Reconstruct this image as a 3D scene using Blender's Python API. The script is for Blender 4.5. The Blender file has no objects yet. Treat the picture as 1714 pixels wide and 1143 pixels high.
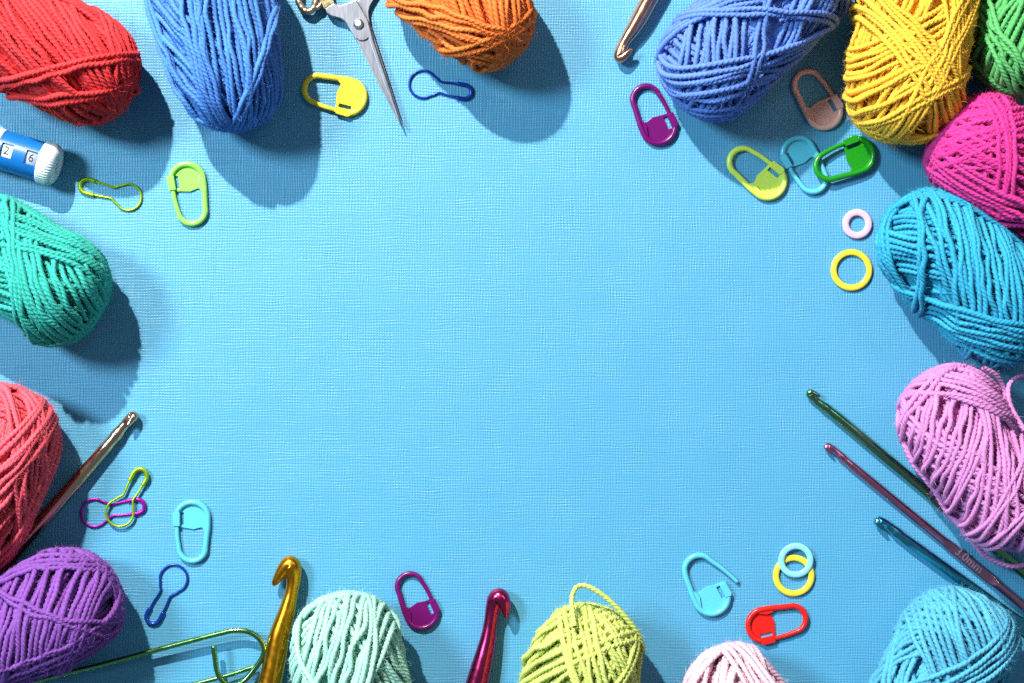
import bpy, bmesh, math, random
import numpy as np
from mathutils import Vector, Matrix

sc = bpy.context.scene
C = sc.collection

# ------------------------------------------------------------------ camera
S = 0.0002            # metres per photograph pixel on the paper (frame is about 34 x 23 cm)
H = 0.62              # camera height
CX, CY = 857.0, 571.5
cam_d = bpy.data.cameras.new('camera')
cam = bpy.data.objects.new('camera', cam_d)
C.objects.link(cam)
cam.location = (0, 0, H)
cam_d.sensor_width = 36.0
cam_d.lens = 36.0 * H / (1714 * S)
cam_d.clip_start = 0.01
cam_d.clip_end = 50
sc.camera = cam

# ------------------------------------------------------------------ world and lamps
world = bpy.data.worlds.new('World')
sc.world = world
world.use_nodes = True
bg = world.node_tree.nodes['Background']
bg.inputs[0].default_value = (0.44, 0.72, 0.95, 1)
bg.inputs[1].default_value = 0.22

key_d = bpy.data.lights.new('key_lamp', 'POINT')
key_d.energy = 72.0
key_d.color = (1.0, 0.965, 0.91)
key_d.shadow_soft_size = 0.011
key = bpy.data.objects.new('key_lamp', key_d)
C.objects.link(key)
key.location = (-0.34, 0.645, 0.67)

fill_d = bpy.data.lights.new('fill_lamp', 'AREA')
fill_d.shape = 'RECTANGLE'
fill_d.size = 0.30
fill_d.size_y = 0.30
fill_d.energy = 25.0
fill_d.color = (0.54, 0.83, 1.0)
fill = bpy.data.objects.new('fill_lamp', fill_d)
C.objects.link(fill)
fill.location = (-0.98, 0.44, 1.16)
fill.rotation_euler = (Vector((0, 0, 0)) - fill.location).to_track_quat('-Z', 'Y').to_euler()

strip_d = bpy.data.lights.new('strip_lamp', 'AREA')
strip_d.shape = 'RECTANGLE'
strip_d.size = 0.5
strip_d.size_y = 0.14
strip_d.energy = 1.3
strip = bpy.data.objects.new('strip_lamp', strip_d)
C.objects.link(strip)
strip.location = (0.58, 0.66, 1.0)
strip.rotation_euler = (Vector((0.1, 0, 0)) - strip.location).to_track_quat('-Z', 'Y').to_euler()

vs = sc.view_settings
vs.view_transform = 'Standard'
vs.look = 'None'
vs.exposure = 0.0
vs.gamma = 1.0
sc.render.engine = 'CYCLES'
sc.cycles.use_denoising = False
sc.cycles.max_bounces = 8
sc.cycles.diffuse_bounces = 4


def W(px, py, z=0.0):
    """photo pixel -> world point at height z (metres)"""
    k = (H - z) / H * S
    return np.array([(px - CX) * k, -(py - CY) * k, z])


# ------------------------------------------------------------------ materials
def new_mat(name):
    m = bpy.data.materials.new(name)
    m.use_nodes = True
    nt = m.node_tree
    b = nt.nodes['Principled BSDF']
    return m, nt, b


def srgb(r, g, b):
    f = lambda c: (c / 255 / 12.92) if c / 255 <= 0.04045 else ((c / 255 + 0.055) / 1.055) ** 2.4
    return (f(r), f(g), f(b), 1)


def node(nt, t, **kw):
    n = nt.nodes.new(t)
    for k, v in kw.items():
        setattr(n, k, v)
    return n


def mth(nt, op, a, b=None, c=None):
    n = nt.nodes.new('ShaderNodeMath')
    n.operation = op
    for i, v in enumerate((a, b, c)):
        if v is None:
            continue
        if isinstance(v, (int, float)):
            n.inputs[i].default_value = v
        else:
            nt.links.new(v, n.inputs[i])
    return n.outputs[0]


def mat_paper():
    m, nt, b = new_mat('linen_paper')
    L = nt.links.new
    tc = node(nt, 'ShaderNodeTexCoord')
    sep = node(nt, 'ShaderNodeSeparateXYZ')
    L(tc.outputs['Object'], sep.inputs[0])
    x, y = sep.outputs[0], sep.outputs[1]

    def noise(sx, sy, scale, detail=2.0, off=0.0):
        mp = node(nt, 'ShaderNodeMapping')
        mp.inputs['Scale'].default_value = (sx, sy, 1)
        mp.inputs['Location'].default_value = (off, off * 0.7, 0)
        L(tc.outputs['Object'], mp.inputs[0])
        n = node(nt, 'ShaderNodeTexNoise')
        n.inputs['Scale'].default_value = scale
        n.inputs['Detail'].default_value = detail
        L(mp.outputs[0], n.inputs['Vector'])
        return n.outputs[0]
    p = 0.00091
    # threads wander a little
    dx = mth(nt, 'MULTIPLY', mth(nt, 'SUBTRACT', noise(1.0, 0.35, 260, 2, 3.1), 0.5), p * 1.6)
    dy = mth(nt, 'MULTIPLY', mth(nt, 'SUBTRACT', noise(0.35, 1.0, 260, 2, 7.7), 0.5), p * 1.6)
    xs = mth(nt, 'MULTIPLY', mth(nt, 'ADD', x, dx), 2 * math.pi / p)
    ys = mth(nt, 'MULTIPLY', mth(nt, 'ADD', y, dy), 2 * math.pi / (p * 1.06))
    cx = mth(nt, 'COSINE', xs)
    cy = mth(nt, 'COSINE', ys)
    # thread thickness: noise stretched along each thread
    ax = mth(nt, 'ADD', mth(nt, 'MULTIPLY', noise(1.0, 0.10, 900, 2, 1.3), 3.4), -0.95)
    ay = mth(nt, 'ADD', mth(nt, 'MULTIPLY', noise(0.10, 1.0, 900, 2, 5.3), 3.4), -0.95)
    blot = noise(1, 1, 420, 2, 9.0)
    blot = mth(nt, 'ADD', mth(nt, 'MULTIPLY', blot, 1.5), 0.2)
    h = mth(nt, 'MULTIPLY', mth(nt, 'ADD', mth(nt, 'MULTIPLY', cx, ax), mth(nt, 'MULTIPLY', cy, ay)), blot)
    h = mth(nt, 'ADD', h, mth(nt, 'MULTIPLY', mth(nt, 'MULTIPLY', cx, cy), -0.55))
    h = mth(nt, 'MULTIPLY', h, mth(nt, 'ADD', mth(nt, 'MULTIPLY', noise(1, 1, 75, 4, 13), 1.6), 0.15))
    # long slubs and coarse unevenness
    h = mth(nt, 'ADD', h, mth(nt, 'MULTIPLY', noise(0.07, 1.0, 330, 2, 2.2), 0.8))
    h = mth(nt, 'ADD', h, mth(nt, 'MULTIPLY', noise(1.0, 0.07, 330, 2, 4.2), 0.7))
    h = mth(nt, 'ADD', h, mth(nt, 'MULTIPLY', noise(1.0, 1.0, 1500, 2, 6.2), 1.5))
    bp = node(nt, 'ShaderNodeBump')
    bp.inputs['Strength'].default_value = 1.0
    bp.inputs['Distance'].default_value = 0.000032
    L(h, bp.inputs['Height'])
    L(bp.outputs[0], b.inputs['Normal'])
    rmp = node(nt, 'ShaderNodeMix', data_type='RGBA')
    rmp.inputs[6].default_value = (0.062, 0.292, 0.470, 1)
    rmp.inputs[7].default_value = (0.082, 0.325, 0.505, 1)
    L(noise(1, 1, 60, 4, 11), rmp.inputs[0])
    L(rmp.outputs[2], b.inputs['Base Color'])
    b.inputs['Roughness'].default_value = 0.48
    b.inputs['IOR'].default_value = 1.66
    return m


def mat_yarn(name, col, col2):
    m, nt, b = new_mat(name)
    L = nt.links.new
    uv = node(nt, 'ShaderNodeUVMap')
    mp = node(nt, 'ShaderNodeMapping')
    mp.inputs['Scale'].default_value = (1.1, 9.0, 1)
    L(uv.outputs[0], mp.inputs[0])
    n = node(nt, 'ShaderNodeTexNoise')
    n.inputs['Scale'].default_value = 1.6
    n.inputs['Detail'].default_value = 4
    n.inputs['Roughness'].default_value = 0.65
    L(mp.outputs[0], n.inputs['Vector'])
    oi = node(nt, 'ShaderNodeObjectInfo')
    f = mth(nt, 'ADD', mth(nt, 'MULTIPLY', mth(nt, 'SUBTRACT', n.outputs[0], 0.5), 2.6), 0.5)
    f = mth(nt, 'ADD', f, mth(nt, 'MULTIPLY', mth(nt, 'SUBTRACT', oi.outputs['Random'], 0.5), 0.35))
    mx = node(nt, 'ShaderNodeMix', data_type='RGBA')
    mx.clamp_factor = True
    mx.inputs[6].default_value = col
    mx.inputs[7].default_value = col2
    L(f, mx.inputs[0])
    L(mx.outputs[2], b.inputs['Base Color'])
    bp = node(nt, 'ShaderNodeBump')
    bp.inputs['Strength'].default_value = 1.0
    bp.inputs['Distance'].default_value = 0.00010
    L(n.outputs[0], bp.inputs['Height'])
    L(bp.outputs[0], b.inputs['Normal'])
    b.inputs['Roughness'].default_value = 0.78
    b.inputs['Specular IOR Level'].default_value = 0.35
    b.inputs['Sheen Weight'].default_value = 0.16
    b.inputs['Sheen Roughness'].default_value = 0.45
    b.inputs['Sheen Tint'].default_value = tuple(0.4 + 0.6 * c for c in col2[:3]) + (1,)
    return m


def mat_plastic(name, col, rough=0.28, sss=0.12):
    m, nt, b = new_mat(name)
    L = nt.links.new
    tc = node(nt, 'ShaderNodeTexCoord')
    n = node(nt, 'ShaderNodeTexNoise')
    n.inputs['Scale'].default_value = 700
    n.inputs['Detail'].default_value = 3
    L(tc.outputs['Object'], n.inputs['Vector'])
    bp = node(nt, 'ShaderNodeBump')
    bp.inputs['Strength'].default_value = 0.35
    bp.inputs['Distance'].default_value = 0.00008
    L(n.outputs[0], bp.inputs['Height'])
    L(bp.outputs[0], b.inputs['Normal'])
    mx = node(nt, 'ShaderNodeMix', data_type='RGBA')
    mx.inputs[6].default_value = tuple(c * 0.9 for c in col[:3]) + (1,)
    mx.inputs[7].default_value = col
    L(n.outputs[0], mx.inputs[0])
    L(mx.outputs[2], b.inputs['Base Color'])
    b.inputs['Roughness'].default_value = rough
    b.inputs['Subsurface Weight'].default_value = sss
    b.inputs['Subsurface Radius'].default_value = (1, 1, 1)
    b.inputs['Subsurface Scale'].default_value = 0.0006
    return m


def mat_metal(name, col, rough=0.24, grain=0.25, scale=(60, 900, 900), metallic=1.0):
    m, nt, b = new_mat(name)
    L = nt.links.new
    tc = node(nt, 'ShaderNodeTexCoord')
    mp = node(nt, 'ShaderNodeMapping')
    mp.inputs['Scale'].default_value = scale
    L(tc.outputs['Object'], mp.inputs[0])
    n = node(nt, 'ShaderNodeTexNoise')
    n.inputs['Scale'].default_value = 2.05
    n.inputs['Detail'].default_value = 4
    L(mp.outputs[0], n.inputs['Vector'])
    r = mth(nt, 'ADD', mth(nt, 'MULTIPLY', n.outputs[0], 0.22), rough - 0.11)
    L(r, b.inputs['Roughness'])
    bp = node(nt, 'ShaderNodeBump')
    bp.inputs['Strength'].default_value = grain
    bp.inputs['Distance'].default_value = 0.000032
    L(n.outputs[0], bp.inputs['Height'])
    L(bp.outputs[0], b.inputs['Normal'])
    b.inputs['Base Color'].default_value = col
    b.inputs['Metallic'].default_value = metallic
    return m


# ------------------------------------------------------------------ object helpers
def tag(o, label=None, cat=None, group=None, kind=None):
    if label: o['label'] = label
    if cat: o['category'] = cat
    if group: o['group'] = group
    if kind: o['kind'] = kind
    return o


def empty(name, loc, rz=0.0):
    o = bpy.data.objects.new(name, None)
    o.empty_display_size = 0.01
    C.objects.link(o)
    o.location = loc
    o.rotation_euler = (0, 0, rz)
    return o


def mesh_np(name, V, F, uv=None, smooth=True):
    """V (n,3), F (m,4) or list of arrays; fast mesh"""
    me = bpy.data.meshes.new(name)
    if isinstance(F, np.ndarray):
        k = F.shape[1]
        me.vertices.add(len(V)); me.vertices.foreach_set('co', np.ascontiguousarray(V, dtype=np.float32).ravel())
        me.loops.add(F.size); me.loops.foreach_set('vertex_index', F.astype(np.int32).ravel())
        me.polygons.add(len(F)); me.polygons.foreach_set('loop_start', np.arange(len(F), dtype=np.int32) * k)
        me.polygons.foreach_set('loop_total', np.full(len(F), k, dtype=np.int32))
    else:
        me.from_pydata([tuple(v) for v in V], [], F)
    me.update(calc_edges=True)
    if uv is not None:
        l = me.uv_layers.new(name='UVMap')
        l.data.foreach_set('uv', np.ascontiguousarray(uv, dtype=np.float32).ravel())
    if smooth:
        me.polygons.foreach_set('use_smooth', np.ones(len(me.polygons), dtype=bool))
    me.validate()
    return me


def obj(name, me, mat, parent=None, loc=None):
    o = bpy.data.objects.new(name, me)
    C.objects.link(o)
    if mat is not None:
        if len(me.materials) == 0:
            me.materials.append(mat)
        if me.materials[0] != mat:
            o.material_slots[0].link = 'OBJECT'
            o.material_slots[0].material = mat
    if parent: o.parent = parent
    if loc is not None: o.location = loc
    return o


def catmull(P, step, closed=False):
    """resample control rows (any columns) with a Catmull-Rom spline; step measured on first 3 columns"""
    P = np.asarray(P, float)
    n = len(P)
    if closed:
        Q = np.vstack([P[-1], P, P[0], P[1]]); segs = n
    else:
        Q = np.vstack([2 * P[0] - P[1], P, 2 * P[-1] - P[-2]]); segs = n - 1
    out = []
    for i in range(segs):
        p0, p1, p2, p3 = Q[i:i + 4]
        t = np.linspace(0, 1, 24, endpoint=False)[:, None]
        out.append(0.5 * (2 * p1 + (p2 - p0) * t + (2 * p0 - 5 * p1 + 4 * p2 - p3) * t ** 2 + (3 * p1 - p0 - 3 * p2 + p3) * t ** 3))
    out = np.vstack(out + [Q[segs + 1][None]])
    d = np.r_[0, np.cumsum(np.linalg.norm(np.diff(out[:, :3], axis=0), axis=1))]
    m = max(3, int(round(d[-1] / step)) + 1)
    s = np.linspace(0, d[-1], m)
    return np.stack([np.interp(s, d, out[:, k]) for k in range(out.shape[1])], 1)


def sweep(P, R, nseg=12, up=(0, 0, 1), closed=False, caps=True, shape=None, twist=None, lobes=0, depth=0.0, zscale=None, want_uv=False):
    """tube along P with radius R (scalar or per point).  shape(i, ang)->(b, n) overrides the profile."""
    P = np.asarray(P, float)
    n = len(P)
    R = np.broadcast_to(np.asarray(R, float), (n,))
    if closed:
        T = np.roll(P, -1, 0) - np.roll(P, 1, 0)
    else:
        T = np.gradient(P, axis=0)
    T /= np.linalg.norm(T, axis=1)[:, None] + 1e-12
    up = np.asarray(up, float)
    U = np.broadcast_to(up, P.shape)
    N = U - (U * T).sum(1)[:, None] * T
    N /= np.linalg.norm(N, axis=1)[:, None] + 1e-9
    B = np.cross(T, N)
    a = np.arange(nseg) * 2 * math.pi / nseg
    rho = np.ones(nseg)
    if lobes:
        rho = 1 - depth * (0.5 - 0.5 * np.cos(lobes * a))
    tw = np.zeros(n) if twist is None else twist
    ang = a[None, :] + tw[:, None]
    cb = np.cos(ang) * rho[None, :]
    cn = np.sin(ang) * rho[None, :]
    if shape is not None:
        cb, cn = shape(cb, cn)
    if zscale is not None:
        cn = cn * np.asarray(zscale)[:, None] if np.ndim(zscale) else cn * zscale
    V = P[:, None, :] + R[:, None, None] * (cb[:, :, None] * B[:, None, :] + cn[:, :, None] * N[:, None, :])
    V = V.reshape(-1, 3)
    rows = n if closed else n - 1
    i = np.arange(rows)[:, None]; j = np.arange(nseg)[None, :]
    i2 = (i + 1) % n; j2 = (j + 1) % nseg
    F = np.stack([i * nseg + j, i2 * nseg + j, i2 * nseg + j2, i * nseg + j2], 2)
    F = np.stack(np.broadcast_arrays(i * nseg + j, i * nseg + j2, i2 * nseg + j2, i2 * nseg + j), 2).reshape(-1, 4)
    uv = None
    if want_uv:
        L = np.r_[0, np.cumsum(np.linalg.norm(np.diff(P, axis=0), axis=1))] / (2 * R.mean())
        ii, jj = np.broadcast_arrays(i, j)
        u0 = L[ii.ravel()]; u1 = L[np.minimum(ii.ravel() + 1, n - 1)]
        v0 = jj.ravel() / nseg; v1 = v0 + 1 / nseg
        uv = np.stack([u0, v0, u0, v1, u1, v1, u1, v0], 1).reshape(-1, 2)
    if caps and not closed:
        k = len(V)
        V = np.vstack([V, P[0], P[-1]])
        jj = np.arange(nseg); j2 = (jj + 1) % nseg
        c0 = np.stack([np.full(nseg, k), j2, jj, jj], 1)
        b0 = (n - 1) * nseg
        c1 = np.stack([np.full(nseg, k + 1), b0 + jj, b0 + j2, b0 + j2], 1)
        tris = [tuple(map(int, r[:3])) for r in np.vstack([c0, c1])]
        return V, F, tris, uv
    return V, F, [], uv


def tube_mesh(name, P, R, **kw):
    V, F, tris, uv = sweep(P, R, **kw)
    if not tris:
        return mesh_np(name, V, F, uv)
    return mesh_np(name, V, [tuple(map(int, f)) for f in F] + tris)


def prism(name, pts, z0, z1, bevel=0.0, seg=2, smooth=False):
    """extrude a 2-D outline (counter-clockwise) and bevel its edges"""
    bm = bmesh.new()
    vs = [bm.verts.new((x, y, z0)) for x, y in pts]
    f = bm.faces.new(vs)
    r = bmesh.ops.extrude_face_region(bm, geom=[f])
    for v in [g for g in r['geom'] if isinstance(g, bmesh.types.BMVert)]:
        v.co.z = z1
    bmesh.ops.recalc_face_normals(bm, faces=bm.faces)
    if bevel:
        ed = [e for e in bm.edges if e.calc_face_angle(0) > 0.5]
        bmesh.ops.bevel(bm, geom=ed, offset=bevel, segments=seg, affect='EDGES', profile=0.6, clamp_overlap=True)
    me = bpy.data.meshes.new(name)
    bm.to_mesh(me); bm.free()
    if smooth:
        for p in me.polygons: p.use_smooth = True
    return me


def lathe(name, prof, nseg=48, mod=None):
    """revolve (x, r) about the X axis; mod(x, r, a) -> r"""
    prof = np.asarray(prof, float)
    a = np.arange(nseg) * 2 * math.pi / nseg
    R = np.repeat(prof[:, 1][:, None], nseg, 1)
    X = np.repeat(prof[:, 0][:, None], nseg, 1)
    A = np.repeat(a[None], len(prof), 0)
    if mod is not None:
        R = mod(X, R, A)
    V = np.stack([X, R * np.cos(A), R * np.sin(A)], 2).reshape(-1, 3)
    i = np.arange(len(prof) - 1)[:, None]; j = np.arange(nseg)[None]
    j2 = (j + 1) % nseg
    F = np.stack(np.broadcast_arrays(i * nseg + j, (i + 1) * nseg + j, (i + 1) * nseg + j2, i * nseg + j2), 2).reshape(-1, 4)
    return mesh_np(name, V, F)


def text_mesh(name, body, size, extrude=0.0):
    cu = bpy.data.curves.new(name, 'FONT')
    cu.body = body; cu.size = size; cu.extrude = extrude
    cu.align_x = 'CENTER'; cu.align_y = 'CENTER'
    o = bpy.data.objects.new(name, cu)
    C.objects.link(o)
    dg = bpy.context.evaluated_depsgraph_get()
    me = bpy.data.meshes.new_from_object(o.evaluated_get(dg))
    me.name = name
    bpy.data.objects.remove(o)
    bpy.data.curves.remove(cu)
    return me


# ------------------------------------------------------------------ the paper surface
def build_paper():
    n = 2
    V = [(-0.45, -0.36, 0), (0.45, -0.36, 0), (0.45, 0.36, 0), (-0.45, 0.36, 0)]
    me = mesh_np('linen_paper', np.array(V), np.array([[0, 1, 2, 3]]), smooth=False)
    o = obj('tabletop_paper', me, mat_paper())
    tag(o, 'light blue embossed linen paper covering the tabletop', 'paper', kind='structure')


build_paper()

# ------------------------------------------------------------------ yarn balls
YR = 4.8 * S            # yarn radius
PITCH = 24 * S


class Ball:
    """one wound skein: superellipsoid core, strands laid over it in order"""

    def __init__(self, tip, ang, length, r, taper=0.0, pw=3.9, seed=0, sq=2.4):
        # tip: pixel of the end that shows; ang: image angle (deg, clockwise from +x) pointing INTO the body
        self.rng = np.random.default_rng(seed)
        self.Rt = r * S * (H - r * S) / H
        self.R = self.Rt - 4.6 * YR                    # core radius under the windings
        self.L = (length * S * (H - r * S) / H) / 2 - 5.8 * YR
        self.zc = self.Rt * 0.985
        t = W(tip[0], tip[1], self.zc)
        a = -math.radians(ang)
        self.ax = np.array([math.cos(a), math.sin(a), 0])
        self.c = t + self.ax * (self.L + 5.8 * YR)
        self.c[2] = self.zc
        self.a = a
        self.taper = taper
        self.pw = pw
        self.sq = sq
        self.SP = np.zeros((0, 3), np.float32)
        self.SH = np.zeros((0,), np.float32)
        self.ph = self.rng.uniform(0, 6.28, 6)

    def F(self, p):
        x = p[..., 0] / self.L
        rad = self.R * (1 + self.taper * x)
        lump = 1 + 0.025 * np.sin(3.1 * x + self.ph[0]) + 0.02 * np.sin(2 * np.arctan2(p[..., 1], p[..., 2]) + self.ph[1])
        rho = np.sqrt(p[..., 1] ** 2 + p[..., 2] ** 2) / (rad * lump)
        return np.abs(x) ** self.pw + rho ** self.sq - 1

    def grad(self, p):
        e = 1e-5
        g = np.stack([(self.F(p + d) - self.F(p - d)) for d in np.eye(3) * e], -1)
        return g / (np.linalg.norm(g, axis=-1)[..., None] + 1e-12)

    def local(self, px, py):
        w = W(px, py, self.zc + 0.6 * self.Rt) - self.c
        ca, sa = math.cos(self.a), math.sin(self.a)
        return np.array([w[0] * ca + w[1] * sa, -w[0] * sa + w[1] * ca])

    def loop(self, u, n, p0):
        """closed curve where the plane (p0, n) cuts the core"""
        d = n @ p0
        b = np.cross(n, u)
        s = np.linspace(-1.3, 1.3, 31) * self.L
        t = np.linspace(-1.1, 1.1, 17) * self.R
        G = (n * d)[None, None] + s[:, None, None] * u + t[None, :, None] * b
        f = self.F(G)
        k = np.unravel_index(f.argmin(), f.shape)
        if f[k] > -0.06:
            return None
        c = G[k]
        ph = np.linspace(0, 2 * math.pi, 180, endpoint=False)
        e = np.cos(ph)[:, None] * u + np.sin(ph)[:, None] * b
        lo = np.zeros(len(ph)); hi = np.full(len(ph), 3 * self.L + self.R)
        for _ in range(20):
            mid = (lo + hi) / 2
            ins = self.F(c + mid[:, None] * e) < 0
            lo = np.where(ins, mid, lo); hi = np.where(ins, hi, mid)
        return c + lo[:, None] * e

    def lay(self, path, step, cap=None):
        """path: closed curve on the core -> open resampled curve above the paper, lifted over what lies below"""
        zmin = -self.zc + 0.4 * YR
        z = path[:, 2]
        keep = z > zmin * 0.80
        if keep.all():
            k = int(z.argmin())
            P = np.roll(path, -k, 0); P = np.vstack([P, P[:1]])
        else:
            if not keep.any(): return None
            k = int(np.argmin(keep))
            path = np.roll(path, -k, 0); keep = np.roll(keep, -k)
            idx = np.nonzero(keep)[0]
            P = path[idx[0]:idx[-1] + 1]
        if len(P) < 6: return None
        d = np.r_[0, np.cumsum(np.linalg.norm(np.diff(P, axis=0), axis=1))]
        if d[-1] < 10 * YR: return None
        m = int(d[-1] / (0.8 * YR)) + 1
        s = np.linspace(0, d[-1], m)
        Q = np.stack([np.interp(s, d, P[:, k]) for k in range(3)], 1)
        # smooth the base path
        N = self.grad(Q)
        h = np.zeros(m)
        c2 = ((1.05 if cap else 1.45) * YR) ** 2
        if cap:
            h[:] = self.rng.uniform(0, 1) * cap
        elif len(self.SP):
            lo = Q.min(0) - 2 * YR; hi = Q.max(0) + 2 * YR
            sel = ((self.SP > lo) & (self.SP < hi)).all(1)
            SP, SH = self.SP[sel], self.SH[sel]
            if len(SP):
                Qf = Q.astype(np.float32)
                d2 = (Qf ** 2).sum(1)[:, None] + (SP ** 2).sum(1)[None] - 2 * Qf @ SP.T
                g = c2 - d2
                hh = np.where(g > 0, SH[None] + np.sqrt(np.maximum(g, 0)), 0)
                h = hh.max(1)
        # a taut strand bridges dips
        w = 3
        hp = np.pad(h, w, mode='edge')
        hm = np.max(np.stack([hp[k:k + m] for k in range(2 * w + 1)]), 0)
        ker = np.exp(-0.5 * (np.arange(-9, 10) / 3.6) ** 2); ker /= ker.sum()
        hs = np.convolve(np.pad(hm, 9, mode='edge'), ker, 'valid')
        hs = 0.6 * hs + 0.4 * np.convolve(np.pad(h, 9, mode='edge'), ker, 'valid')
        if cap: hs = np.minimum(hs, cap)
        else: hs = np.where(hs > 3 * YR, 3 * YR + 3.6 * YR * np.tanh((hs - 3 * YR) / (3.6 * YR)), hs)
        self.SP = np.vstack([self.SP, Q.astype(np.float32)])
        self.SH = np.r_[self.SH, hs.astype(np.float32)]
        X = Q + N * (hs + 0.75 * YR)[:, None]
        return X, N, s

    def band(self, x1, y1, x2, y2, n, geo=0.5, sp=1.0, base=False):
        p1, p2 = self.local(x1, y1), self.local(x2, y2)
        mid = (p1 + p2) / 2
        u0 = (p2 - p1) / np.linalg.norm(p2 - p1)
        return self.band_local(mid, u0, n, geo, sp)

    def band_local(self, mid, u0, n, geo=0.5, sp=1.0, cap=None):
        rng = self.rng
        out = []
        w0 = np.array([-u0[1], u0[0]])
        # surface point above the middle of the band
        zz = np.linspace(0, self.R * 1.15, 60)
        col = np.stack([np.full(60, mid[0]), np.full(60, mid[1]), zz], 1)
        ins = self.F(col) < 0
        z = zz[ins].max() if ins.any() else 0.0
        N = self.grad(np.array([mid[0], mid[1], z]))
        sp = sp * 1.68 / (1 + 3.0 * YR / self.R * u0[0] ** 2)
        Ne = (1 - geo) * np.array([0, 0, 1.0]) + geo * N
        for k in range(n):
            o = (k - (n - 1) / 2) * sp * YR * rng.uniform(0.95, 1.06) + rng.normal() * 0.16 * YR
            th = rng.normal() * 0.019
            ca, sa = math.cos(th), math.sin(th)
            u = np.array([u0[0] * ca - u0[1] * sa, u0[0] * sa + u0[1] * ca, 0])
            nn = np.cross(u, Ne); nn /= np.linalg.norm(nn)
            wv = np.array([w0[0], w0[1], 0])
            p0 = np.array([mid[0], mid[1], z]) - nn * o * np.sign(nn @ -wv + 1e-9) * 1.0
            uu = u - (u @ nn) * nn; uu /= np.linalg.norm(uu)
            path = self.loop(uu, nn, p0)
            if path is None: continue
            m = len(path)
            ph = np.linspace(0, 2 * math.pi, m, endpoint=False)
            wob = 0.32 * YR * (rng.normal() * np.sin(2 * ph + rng.uniform(0, 6)) + 0.8 * rng.normal() * np.sin(5 * ph + rng.uniform(0, 6)) + 0.45 * rng.normal() * np.sin(11 * ph + rng.uniform(0, 6)))
            path = path + nn[None] * wob[:, None]
            r = self.lay(path, YR, cap)
            if r is None: continue
            out.append(r)
        return out


def strand_geom(X, N, r, step, lobes=3, nseg=9, depth=0.27, phase=0.0, pitch=PITCH):
    d = np.r_[0, np.cumsum(np.linalg.norm(np.diff(X, axis=0), axis=1))]
    m = max(4, int(d[-1] / step) + 1)
    s = np.linspace(0, d[-1], m)
    P = np.stack([np.interp(s, d, X[:, k]) for k in range(3)], 1)
    if m > 6:   # round off the linear resampling
        Pp = np.vstack([P[:1], P, P[-1:]])
        P = 0.25 * Pp[:-2] + 0.5 * Pp[1:-1] + 0.25 * Pp[2:]
    NN = np.stack([np.interp(s, d, N[:, k]) for k in range(3)], 1)
    tw = phase + s / pitch * 2 * math.pi if lobes else None
    rr = r * (1 + 0.06 * np.sin(s / (7 * r) + phase * 3) + 0.04 * np.sin(s / (2.9 * r) + phase))
    return sweep(P, rr, nseg=nseg, up=NN, caps=False, lobes=lobes, depth=depth, twist=tw, want_uv=True), P, NN, s


def fuzz_mesh(name, rng, strands, per_m=1150, L0=11 * S):
    """short stray fibres standing off the strands (thin slivers)"""
    VV = []; 
    nrm = lambda v: v / (np.linalg.norm(v, axis=1)[:, None] + 1e-12)
    for P, NN, r in strands:
        T = nrm(np.gradient(P, axis=0))
        k = rng.poisson(np.linalg.norm(np.diff(P, axis=0), axis=1).sum() * per_m)
        if k == 0: continue
        i = rng.integers(0, len(P), k)
        t, nn = T[i], nrm(NN[i])
        b = np.cross(t, nn)
        a = rng.uniform(-0.2, math.pi + 0.2, k)[:, None]
        out = np.cos(a) * b + np.sin(a) * nn
        p = P[i] + out * r * 0.85
        d = nrm(out * rng.uniform(0.15, 0.8, (k, 1)) + t * rng.normal(size=(k, 1)) * 0.9 + b * rng.normal(size=(k, 1)) * 0.4)
        side = nrm(np.cross(d, rng.normal(size=(k, 3)))) * 0.17 * S
        ll = L0 * rng.uniform(0.4, 1.5, (k, 1))
        q1 = p + d * ll * 0.5
        q2 = q1 + nrm(d + rng.normal(size=(k, 3)) * 0.45) * ll * 0.5
        VV.append(np.stack([p - side, p + side, q1 + side * .8, q1 - side * .8, q2 + side * .3, q2 - side * .3], 1).reshape(-1, 3))
    if not VV: return None
    V = np.vstack(VV)
    k0 = np.arange(0, len(V), 6)[:, None]
    F = np.vstack([k0 + np.array([[0, 1, 2, 3]]), k0 + np.array([[3, 2, 4, 5]])])
    return mesh_np(name, V, F)


def free_strand(px_pts, c, a, zoff=0.0):
    """explicit loose strand: rows (px, py, z in photo pixels) -> local points"""
    out = []
    ca, sa = math.cos(a), math.sin(a)
    for x, y, z in px_pts:
        w = W(x, y, z * S) - np.array([c[0], c[1], 0])
        out.append((w[0] * ca + w[1] * sa, -w[0] * sa + w[1] * ca, w[2]))
    return np.array(out)


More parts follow.
